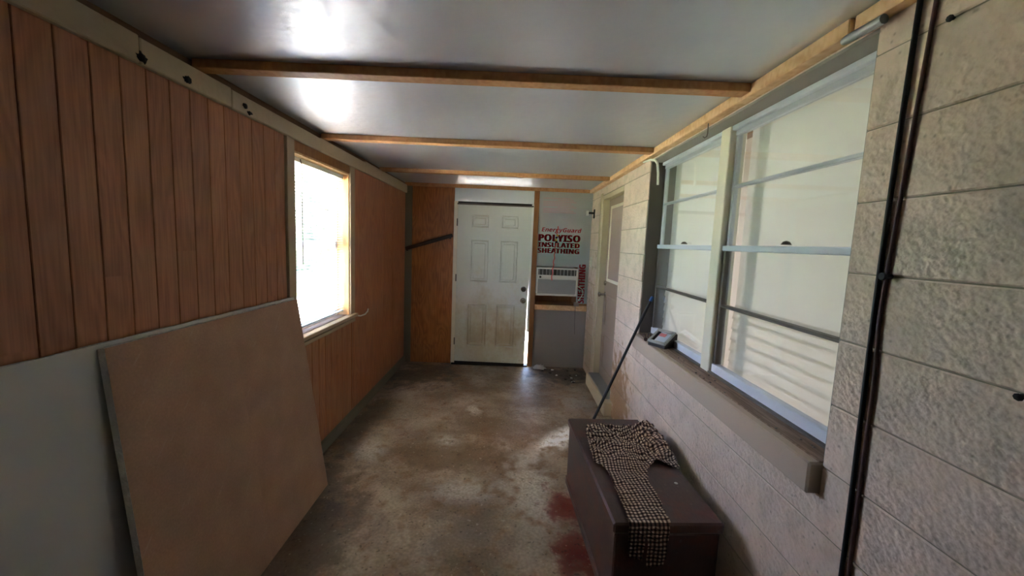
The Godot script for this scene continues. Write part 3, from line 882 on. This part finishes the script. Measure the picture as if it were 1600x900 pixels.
func make_chest() -> void:
	# local frame: x across, z along; near end towards the camera
	var turn := 0.046
	var o := thing("storage_chest", "dark brown wooden chest with a flat lid beside the block wall", "chest", Vector3(0.673, 0, -2.05), turn)
	slab("body", Vector3(-0.222, 0.03, -0.49), Vector3(0.222, 0.392, 0.49), M.chest, o, 0.006)
	slab("lid", Vector3(-0.232, 0.398, -0.502), Vector3(0.232, 0.445, 0.502), M.chest, o, 0.008)
	slab("plinth", Vector3(-0.228, 0.012, -0.496), Vector3(0.228, 0.06, 0.496), M.chest, o, 0.006)
	for sx in [-1, 1]:
		for sz in [-1, 1]:
			slab("foot", Vector3(sx * 0.19 - 0.025, 0.0, sz * 0.45 - 0.03), Vector3(sx * 0.19 + 0.025, 0.014, sz * 0.45 + 0.03), M.dark, o, 0.002)
	var st := mb()
	lathe(st, Vector3(0.155, 0.4452, 0.215), Vector3.UP, [Vector2(0.009, 0.0), Vector2(0.008, 0.0015), Vector2(0.0, 0.002)], 12)
	var dot := put("paint_drop", st, M.vinyl, o)
	dot.set_meta("label", "small white spot")
	# shirt laid over the lid, sleeves down the near end
	var outline := PackedVector2Array()
	for p in [[0.500, -2.375], [0.579, -2.435], [0.673, -2.395], [0.789, -2.405], [0.90, -2.47], [0.925, -2.43], [0.925, -2.251], [0.92, -2.086], [0.905, -1.93], [0.864, -1.973], [0.804, -2.018], [0.735, -1.940], [0.705, -1.829], [0.708, -1.731], [0.702, -1.616], [0.695, -1.52], [0.690, -1.37], [0.610, -1.365], [0.607, -1.47], [0.600, -1.48], [0.595, -1.39], [0.535, -1.40], [0.520, -1.52], [0.524, -1.693], [0.524, -1.793], [0.520, -1.916], [0.480, -1.977], [0.466, -2.091], [0.478, -2.25]]:
		outline.append(Vector2(p[0], p[1]))
	var inv := (Transform3D(Basis(Vector3.UP, turn), Vector3(0.673, 0, -2.05))).affine_inverse()
	var loc := PackedVector2Array()
	for p in outline:
		var q := inv * Vector3(p.x, 0, p.y)
		loc.append(Vector2(q.x, q.z))
	var n1 := noise(201, 1.0, 3)
	var n2 := noise(207, 1.0, 2)
	var edge := 0.502
	var y0 := 0.4465
	var surf := func(p: Vector2) -> Vector3:
		var body := smoothstep(0.15, -0.12, p.y)
		var amp := lerpf(0.009, 0.030, body)
		var ridge := 1.0 - absf(n1.get_noise_2d(p.x * 3.0 + p.y * 1.5, p.y * 6.5 - p.x * 1.5)) * 2.0
		var r2 := 1.0 - absf(n2.get_noise_2d(p.x * 13.0 + 9.0, p.y * 4.5)) * 2.0
		var hgt := 0.003 + amp * maxf(0.0, ridge) * 0.9 + amp * 0.45 * maxf(0.0, r2) + body * 0.006
		var s := p.y - edge
		var rr := 0.008
		if s < -rr:
			return Vector3(p.x, y0 + hgt, p.y)
		if s < rr:
			var a := (s + rr) / (2 * rr) * PI / 2
			return Vector3(p.x, y0 - rr + (rr + hgt) * cos(a), edge - rr + (rr + hgt) * sin(a))
		return Vector3(p.x, y0 - s, edge + hgt + 0.006 * smoothstep(0.0, 0.15, s))
	st = mb()
	var step := 0.0062
	var lo := Vector2(-0.26, -0.45)
	var nx := 86
	var nz := 190
	var cache := {}
	var inside := {}
	for j in nz + 1:
		for i in nx + 1:
			var p := lo + Vector2(i, j) * step
			inside[Vector2i(i, j)] = Geometry2D.is_point_in_polygon(p, loc)
			cache[Vector2i(i, j)] = surf.call(p)
	for j in nz:
		for i in nx:
			var ks := [Vector2i(i, j), Vector2i(i + 1, j), Vector2i(i + 1, j + 1), Vector2i(i, j + 1)]
			for t in [[0, 1, 2], [0, 2, 3]]:
				if inside[ks[t[0]]] and inside[ks[t[1]]] and inside[ks[t[2]]]:
					var ps := [cache[ks[t[0]]], cache[ks[t[1]]], cache[ks[t[2]]]]
					var g: Vector3 = (ps[1] - ps[0]).cross(ps[2] - ps[0]).normalized()
					if g.y < -0.01 or (absf(g.y) <= 0.01 and g.z < 0):
						ps = [ps[0], ps[2], ps[1]]
						t = [t[0], t[2], t[1]]
					for q in [0, 2, 1]:
						var k: Vector2i = ks[t[q]]
						var pp := lo + Vector2(k.x, k.y) * step
						var wv := Vector2(n2.get_noise_2d(pp.x * 2.4, pp.y * 2.4), n2.get_noise_2d(pp.x * 2.4 + 30.0, pp.y * 2.4)) * 0.05 * smoothstep(0.25, -0.1, pp.y)
						st.set_smooth_group(1)
						st.set_uv(pp + wv)
						st.add_vertex(cache[k])
	st.index()
	st.generate_normals()
	var sh := put("checked_shirt", st, M.check)
	sh.transform = Transform3D(Basis(Vector3.UP, turn), Vector3(0.673, 0, -2.05))
	tag(sh, "crumpled black and tan checked shirt draped over the brown chest", "shirt")

func make_broom() -> void:
	var top := Vector3(1.062, 1.205, -2.985)
	var foot := Vector3(0.60, 0.10, -2.915)
	var o := thing("broom", "long black handled broom leaning in the corner of the right window", "broom", foot)
	var d := (top - foot)
	var st := mb()
	tube(st, [Vector3.ZERO, d * 0.97], 0.0105, 10)
	put("handle", st, M.black, o)
	st = mb()
	tube(st, [d * 0.968, d * 0.995, d], [0.0125, 0.0125, 0.007], 10)
	var cap := put("cap", st, plain(c8(40, 96, 160), 0.5), o)
	cap.set_meta("label", "blue end cap")
	st = mb()
	box(st, Vector3(-0.05, -0.02, -0.12), Vector3(0.05, 0.02, 0.12), 0.008)
	put("head", st, M.black, o)
	st = mb()
	for i in 4:
		for k in 12:
			var a := Vector3(-0.036 + 0.024 * i, -0.018, -0.11 + 0.02 * k)
			tube(st, [a, a + Vector3((i - 1.5) * 0.006, -0.08, (k - 5.5) * 0.002)], 0.005, 5)
	var br := put("bristles", st, M.outer, o)
	br.set_meta("kind", "stuff")

func make_air_conditioner() -> void:
	var o := thing("air_conditioner", "off white window air conditioner set in the insulation board", "air conditioner", Vector3(0.585, 0.935, -4.95))
	var w := 0.25
	var ivory := plain(c8(206, 202, 188), 0.5)
	var grey := plain(c8(150, 148, 140), 0.7)
	slab("casing", Vector3(-w + 0.004, 0.004, -0.42), Vector3(w - 0.004, 0.336, -0.022), ivory, o, 0.006)
	slab("front_top", Vector3(-w, 0.322, -0.03), Vector3(w, 0.340, 0.0), ivory, o, 0.004)
	slab("front_bottom", Vector3(-w, 0.0, -0.03), Vector3(w, 0.022, 0.004), ivory, o, 0.004)
	slab("front_side", Vector3(-w, 0.022, -0.03), Vector3(-w + 0.018, 0.322, 0.0), ivory, o, 0.004)
	slab("front_side", Vector3(w - 0.018, 0.022, -0.03), Vector3(w, 0.322, 0.0), ivory, o, 0.004)
	slab("control_strip", Vector3(-w + 0.018, 0.198, -0.026), Vector3(w - 0.018, 0.250, -0.004), ivory, o, 0.003)
	slab("outlet_back", Vector3(-w + 0.018, 0.250, -0.026), Vector3(w - 0.018, 0.322, -0.018), plain(c8(92, 88, 78), 0.8), o, 0.001)
	for k in 11:
		slab("louvre", Vector3(-0.222 + 0.043 * k, 0.252, -0.02), Vector3(-0.217 + 0.043 * k, 0.32, -0.006), ivory, o, 0.001)
	slab("intake_grille", Vector3(-w + 0.018, 0.022, -0.026), Vector3(w - 0.018, 0.198, -0.010), grey, o, 0.002)
	for k in 13:
		slab("grille_bar", Vector3(-w + 0.02, 0.030 + 0.0128 * k, -0.012), Vector3(w - 0.02, 0.036 + 0.0128 * k, -0.007), grey, o, 0.001)
	var st := mb()
	lathe(st, Vector3(-0.205, 0.225, -0.004), Vector3.BACK, [Vector2(0.013, 0.0), Vector2(0.012, 0.012), Vector2(0.0, 0.014)], 12)
	put("dial", st, M.dark, o)
	# supply cord and plug
	st = mb()
	var pts := []
	for k in 13:
		var a := k / 12.0 * PI
		pts.append(Vector3(0.245 + 0.075 * sin(a), 0.13 - 0.2 * k / 12.0 + 0.03 * sin(a), 0.02 - 0.0 * k))
	tube(st, pts, 0.005, 7)
	put("supply_cord", st, ivory, o)
	slab("plug", Vector3(0.215, -0.115, 0.0), Vector3(0.275, -0.065, 0.035), plain(c8(150, 128, 116), 0.6), o, 0.006)
	st = mb()
	tube(st, [Vector3(0.235, -0.11, 0.02), Vector3(0.238, -0.3, 0.022), Vector3(0.246, -0.46, 0.03)], 0.0035, 6)
	put("loose_wire", st, M.bronze, o)
	# twine in front of it
	st = mb()
	var tw := []
	for k in 25:
		var q := k / 24.0
		tw.append(Vector3(0.56 - 0.045 * q + 0.006 * sin(k * 1.9), 1.775 - 0.65 * q, -4.930 + 0.004 * cos(k * 2.3)))
	tube(st, tw, 0.007, 6)
	var t := put("hanging_twine", st, plain(c8(206, 96, 88), 0.9))
	tag(t, "pink and red twine hanging in front of the air conditioner", "twine")
	for k in 4:
		var kn := mb()
		var p: Vector3 = tw[4 + k]
		lump(kn, p, Vector3(0.016, 0.010, 0.014), 0.4, 300 + k)
		var o2 := put("knot", kn, plain(c8(206, 168, 60) if k % 2 == 0 else c8(40, 34, 30), 0.9), t)
		o2.set_meta("label", "yellow knot" if k % 2 == 0 else "black knot")

func make_small_things() -> void:
	var st: SurfaceTool
	# dark bar across the plywood
	var a := Vector3(-1.285, 1.432, -5.065)
	var b := Vector3(-0.712, 1.618, -5.065)
	var o := thing("wooden_bar", "dark wooden bar slanting across the plywood left of the white door", "bar", (a + b) * 0.5)
	st = mb()
	var len := (b - a).length()
	box(st, Vector3(-len * 0.5, -0.022, -0.018), Vector3(len * 0.5, 0.022, 0.018), 0.006)
	var m := put("bar", st, plain(c8(82, 62, 50), 0.6), o)
	m.rotation.z = (b - a).angle_to(Vector3.RIGHT)
	for k in [-0.45, 0.42]:
		st = mb()
		lathe(st, Vector3(len * k, -0.02 + 0.325 * len * k, -0.035), Vector3.BACK, [Vector2(0.014, 0.0), Vector2(0.012, 0.02), Vector2(0.0, 0.022)], 10)
		put("bracket", st, M.dark, o)
	# mud nests on the header board
	var spots := [[Vector3(-1.279, 2.13, -1.475), 0.020], [Vector3(-1.279, 2.132, -1.672), 0.018], [Vector3(-1.279, 2.145, -2.02), 0.017]]
	var names := ["first dark mud nest on the pale header board, nearest the camera", "dark mud nest on the pale header board, middle one of three", "dark mud nest on the pale header board, nearest the left window"]
	for k in 3:
		st = mb()
		var s: float = spots[k][1]
		lump(st, spots[k][0], Vector3(s * 0.5, s * 0.75, s), 0.9, 400 + k)
		if k == 2:
			lump(st, spots[k][0] + Vector3(0, -0.022, -0.035), Vector3(s * 0.4, s * 0.5, s * 1.2), 0.9, 410)
		var n := put("mud_nest", st, M.dark)
		tag(n, names[k], "nest", "mud nests on the header board")
	# pale hook by the window
	st = mb()
	tube(st, [Vector3(-1.30, 0.885, -3.46), Vector3(-1.27, 0.875, -3.50), Vector3(-1.265, 0.872, -3.60), Vector3(-1.27, 0.885, -3.68), Vector3(-1.272, 0.905, -3.70)], 0.006, 7)
	tag(put("wire_hook", st, M.vinyl), "pale bent wire sticking out beside the left window sill", "hook")
	# cables
	st = mb()
	var p := []
	for k in 29:
		var y := 2.225 - 2.2 * k / 28.0
		p.append(Vector3(0.982, y, -1.075 + 0.006 * sin(y * 3.0)))
	tube(st, p, 0.0065, 7)
	tag(put("cable", st, M.black), "thick black cable running down the near block wall", "cable")
	st = mb()
	p = []
	for k in 29:
		var y := 2.225 - 2.2 * k / 28.0
		var z := -1.032
		if y > 1.508:
			z = lerpf(-1.062, -1.036, (y - 1.508) / 0.6)
		else:
			z = -1.062 + 0.012 * smoothstep(1.4, 1.2, y) + 0.004 * sin(y * 4.0)
		p.append(Vector3(0.984, y, z))
	tube(st, p, 0.005, 7)
	tag(put("cable", st, plain(c8(84, 54, 52), 0.6)), "thinner brown cable beside the black one on the block wall", "cable")
	st = mb()
	lathe(st, Vector3(XR, 1.508, -1.055), Vector3.LEFT, [Vector2(0.007, 0.0), Vector2(0.007, 0.02), Vector2(0.011, 0.021), Vector2(0.009, 0.026), Vector2(0.0, 0.027)], 10)
	tag(put("cable_nail", st, M.black), "black nail holding the two cables to the mortar joint", "nail")
	for k in [[Vector3(XR, 2.105, -0.992), "dark nail in the top mortar joint of the near block wall"], [Vector3(XR, 1.305, -0.752), "dark nail in a mortar joint at the right edge"]]:
		st = mb()
		lathe(st, k[0], Vector3(-1, -0.2, 0.3).normalized(), [Vector2(0.004, 0.0), Vector2(0.004, 0.012), Vector2(0.008, 0.013), Vector2(0.0, 0.016)], 8)
		tag(put("wall_nail", st, M.dark), k[1], "nail")
	# curtain brackets at the two ends of the window
	st = mb()
	tube(st, [Vector3(0.952, 2.180, -1.27), Vector3(0.952, 2.180, -1.25), Vector3(0.955, 2.178, -1.14)], [0.009, 0.013, 0.013], 10)
	tag(put("curtain_bracket", st, plain(c8(150, 150, 152), 0.5, 0.3)), "grey metal bracket arm under the pine strip by the near wall", "bracket")
	st = mb()
	tube(st, [Vector3(0.965, 2.19, -3.12), Vector3(0.968, 2.18, -2.98), Vector3(0.972, 2.16, -2.89), Vector3(0.975, 2.13, -2.85), Vector3(0.978, 2.06, -2.83), Vector3(0.98, 1.985, -2.825)], 0.008, 8)
	tag(put("curtain_bracket", st, M.vinyl), "white bent curtain rod end at the far window corner", "bracket")
	st = mb()
	tube(st, [Vector3(0.965, 2.192, -2.12), Vector3(0.965, 2.14, -2.12), Vector3(0.963, 2.125, -2.122), Vector3(0.957, 2.12, -2.13), Vector3(0.952, 2.128, -2.138)], 0.003, 6)
	tag(put("ceiling_hook", st, M.bronze), "small metal hook hanging from the pine strip above the post", "hook")
	# display box on the sill
	var mt := thing("meter_box", "small grey box with a tilted glass front on the dusty sill", "meter", Vector3(1.02, 0.925, -2.62), 0.55)
	var body := mb()
	var prof := [Vector2(-0.06, 0.0), Vector2(0.06, 0.0), Vector2(0.06, 0.085), Vector2(0.045, 0.09), Vector2(-0.06, 0.02)]
	for s in [-1.0, 1.0]:
		var loop := []
		for q in prof:
			loop.append(Vector3(q.x, q.y, s * 0.065))
		poly(body, loop, Vector3(0, 0, s))
	for k in 5:
		var q0: Vector2 = prof[k]
		var q1: Vector2 = prof[(k + 1) % 5]
		var nn := Vector3(q1.y - q0.y, -(q1.x - q0.x), 0).normalized()
		poly(body, [Vector3(q0.x, q0.y, -0.065), Vector3(q1.x, q1.y, -0.065), Vector3(q1.x, q1.y, 0.065), Vector3(q0.x, q0.y, 0.065)], nn)
	put("case", body, M.dark, mt)
	var face := Node3D.new()
	face.name = "front"
	mt.add_child(face)
	face.position = Vector3(-0.008, 0.0555, 0)
	face.rotation.z = 0.588
	for r in [[-0.066, -0.045, -0.07, 0.07], [0.045, 0.066, -0.07, 0.07], [-0.045, 0.045, -0.07, -0.052], [-0.045, 0.045, 0.052, 0.07]]:
		slab("bezel", Vector3(r[0], 0.0, r[2]), Vector3(r[1], 0.014, r[3]), plain(c8(160, 156, 148), 0.6), face, 0.003)
	slab("dial_plate", Vector3(-0.045, 0.001, -0.052), Vector3(0.045, 0.004, 0.052), plain(c8(190, 196, 206), 0.3), face, 0.0)
	slab("red_mark", Vector3(0.005, 0.004, -0.03), Vector3(0.035, 0.006, 0.02), plain(c8(206, 120, 120), 0.4), face, 0.001)
	slab("dark_slot", Vector3(-0.045, 0.004, -0.052), Vector3(0.045, 0.006, -0.032), M.black, face, 0.001)
	st = mb()
	tube(st, [Vector3(0.958, 0.932, -2.76), Vector3(0.967, 0.932, -2.80), Vector3(0.978, 0.932, -2.84), Vector3(0.985, 0.934, -2.88)], [0.013, 0.010, 0.010, 0.014], 10)
	tag(put("metal_rod", st, plain(c8(74, 48, 40), 0.7)), "short rusty rod lying on the sill beside the meter box", "rod")
	st = mb()
	tube(st, [Vector3(1.0, 0.930, -2.84), Vector3(1.02, 0.932, -2.90), Vector3(1.05, 0.930, -2.97)], 0.005, 6)
	tag(put("metal_rod", st, plain(c8(70, 46, 38), 0.7)), "thin rusty wire lying at the far end of the sill", "rod")
	# hinge bracket and switch on the far block wall
	var hb := thing("door_bracket", "dark metal bracket on the block wall near the far corner", "bracket", Vector3(XR, 1.935, -4.94))
	slab("plate", Vector3(-0.012, -0.05, -0.02), Vector3(0.0, 0.055, 0.02), M.dark, hb, 0.002)
	slab("arm", Vector3(-0.08, 0.0, -0.012), Vector3(-0.01, 0.022, 0.012), M.dark, hb, 0.002)
	slab("end_block", Vector3(-0.10, -0.02, -0.02), Vector3(-0.075, 0.035, 0.02), M.vinyl, hb, 0.003)
	var sw := thing("light_switch", "small cream switch plate on the far block wall", "switch", Vector3(XR, 1.365, -4.97))
	slab("plate", Vector3(-0.010, -0.06, -0.036), Vector3(0.0, 0.06, 0.036), M.cream, sw, 0.003)
	slab("toggle", Vector3(-0.022, -0.012, -0.006), Vector3(-0.009, 0.014, 0.006), M.cream, sw, 0.002)
	# rubbish in the far corner
	st = mb()
	lump(st, Vector3(0.43, 0.022, -4.99), Vector3(0.075, 0.028, 0.045), 1.3, 500)
	tag(put("crumpled_plastic", st, plain(c8(206, 200, 192), 0.4)), "crumpled pale plastic on the floor right of the white door", "litter")
	for k in 14:
		st = mb()
		var q := Vector3(rng.randf_range(0.45, 0.90), 0.005, rng.randf_range(-5.0, -4.45))
		lump(st, q, Vector3(rng.randf_range(0.008, 0.022), 0.006, rng.randf_range(0.006, 0.018)), 1.0, 510 + k)
		tag(put("dirt_crumb", st, M.dark if k % 3 else M.gypsum), "small crumb of dirt on the floor in the far right corner", "litter", "crumbs in the far corner")
	for k in 14:
		st = mb()
		var q := Vector3(rng.randf_range(0.99, 1.05), 0.924, rng.randf_range(-2.4, -1.25))
		lump(st, q, Vector3(rng.randf_range(0.002, 0.005), 0.002, rng.randf_range(0.003, 0.008)), 1.0, 540 + k)
		tag(put("dead_leaf_bit", st, M.bronze if k % 2 else M.dark), "tiny dark scrap lying on the dusty window sill", "litter", "scraps on the sill")

func make_outdoors() -> void:
	var g := setting("ground_outside", "sunlit lawn and pale paving outside the left window", "ground")
	slab("lawn", Vector3(-60, -0.35, -60), Vector3(-6.0, -0.20, 40), M.grass, g, 0.0)
	slab("paving", Vector3(-6.0, -0.35, -60), Vector3(-1.62, -0.20, 40), M.concrete, g, 0.0)
	slab("paving", Vector3(-1.62, -0.35, -60), Vector3(30, -0.16, -5.5), M.concrete, g, 0.0)
	var spots := [[-7.6, -15.5, 4.8, "leafy dark tree nearest the blind outside the left window"], [-8.0, -21.0, 5.6, "second dark tree along the lawn, right of the nearest"], [-13.0, -23.5, 6.4, "dark tree set back on the lawn, farthest from the paving"], [-13.0, -31.0, 7.6, "most distant dark tree at the end of the lawn"]]
	for k in spots.size():
		var s: Array = spots[k]
		var o := thing("tree", s[3], "tree", Vector3(s[0], -0.2, s[1]), 0.0, "trees outside the window")
		var st := mb()
		var h: float = s[2]
		tube(st, [Vector3.ZERO, Vector3(0.1, h * 0.3, 0), Vector3(0.0, h * 0.65, 0.1)], [0.28, 0.2, 0.1], 8)
		put("trunk", st, M.bark, o)
		st = mb()
		for q in 4200:
			var d := Vector3(rng.randfn(), rng.randfn(), rng.randfn()).normalized() * pow(rng.randf(), 0.4)
			var c := Vector3(d.x * h * 0.36, h * 0.54 + d.y * h * 0.47, d.z * h * 0.36)
			var u := Vector3(rng.randfn(), rng.randfn(), rng.randfn()).normalized()
			var v := u.cross(Vector3(rng.randfn(), rng.randfn(), rng.randfn())).normalized()
			var r := rng.randf_range(0.16, 0.34)
			poly(st, [c - u * r, c + v * r * 0.6, c + u * r, c - v * r * 0.6], u.cross(v).normalized())
		var cr := put("crown", st, M.leaf, o)
		cr.set_meta("kind", "stuff")

# ------------------------------------------------------------------ scene
func _ready() -> void:
	rng.seed = 12
	var cam := Camera3D.new()
	cam.name = "camera"
	cam.position = Vector3(0, 1.555, 0)
	cam.rotation = Vector3(-0.1095, -0.0085, 0.041)
	cam.fov = rad_to_deg(2.0 * atan(450.0 / 640.0))
	cam.near = 0.02
	add_child(cam)
	cam.current = true
	var env := Environment.new()
	env.tonemap_mode = Environment.TONE_MAPPER_LINEAR
	env.tonemap_exposure = 17.0
	env.sdfgi_enabled = true
	env.ssao_enabled = true
	env.ssil_enabled = true
	var sky := Sky.new()
	var sm := ProceduralSkyMaterial.new()
	sm.sky_top_color = Color(0.52, 0.66, 0.88)
	sm.sky_horizon_color = Color(0.86, 0.90, 0.94)
	sm.ground_bottom_color = Color(0.5, 0.5, 0.46)
	sm.ground_horizon_color = Color(0.7, 0.72, 0.7)
	sm.energy_multiplier = 2.5
	sky.sky_material = sm
	env.sky = sky
	env.background_mode = Environment.BG_SKY
	var we := WorldEnvironment.new()
	we.name = "environment"
	we.environment = env
	add_child(we)
	var sun := DirectionalLight3D.new()
	sun.name = "sun"
	sun.light_energy = 7.0
	sun.light_color = Color(1.0, 0.96, 0.88)
	sun.light_angular_distance = 0.5
	sun.shadow_enabled = true
	sun.rotation_degrees = Vector3(-62, 75, 0)
	add_child(sun)
	make_materials()
	make_floor_ceiling()
	make_wall_left()
	make_wall_right()
	make_wall_far()
	make_side_door()
	sheet("drywall_sheet", "long grey drywall sheet leaning flat against the panelled wall", Vector3(-1.185, 0.0, 0.03), Vector3(-1.185, 0.0, -2.40), Vector3(-1.262, 1.195, 0.03), Vector3(-1.262, 1.185, -2.40), M.paper_grey, M.gypsum, 0.0135)
	sheet("drywall_sheet", "square brown-backed drywall sheet leaning in front of the grey one", Vector3(-1.072, 0.0, -1.20), Vector3(-1.086, 0.0, -2.43), Vector3(-1.238, 1.18, -1.24), Vector3(-1.238, 1.176, -2.39), M.paper_brown, M.gypsum, 0.023)
	make_chest()
	make_broom()
	make_air_conditioner()
	make_small_things()
	make_outdoors()
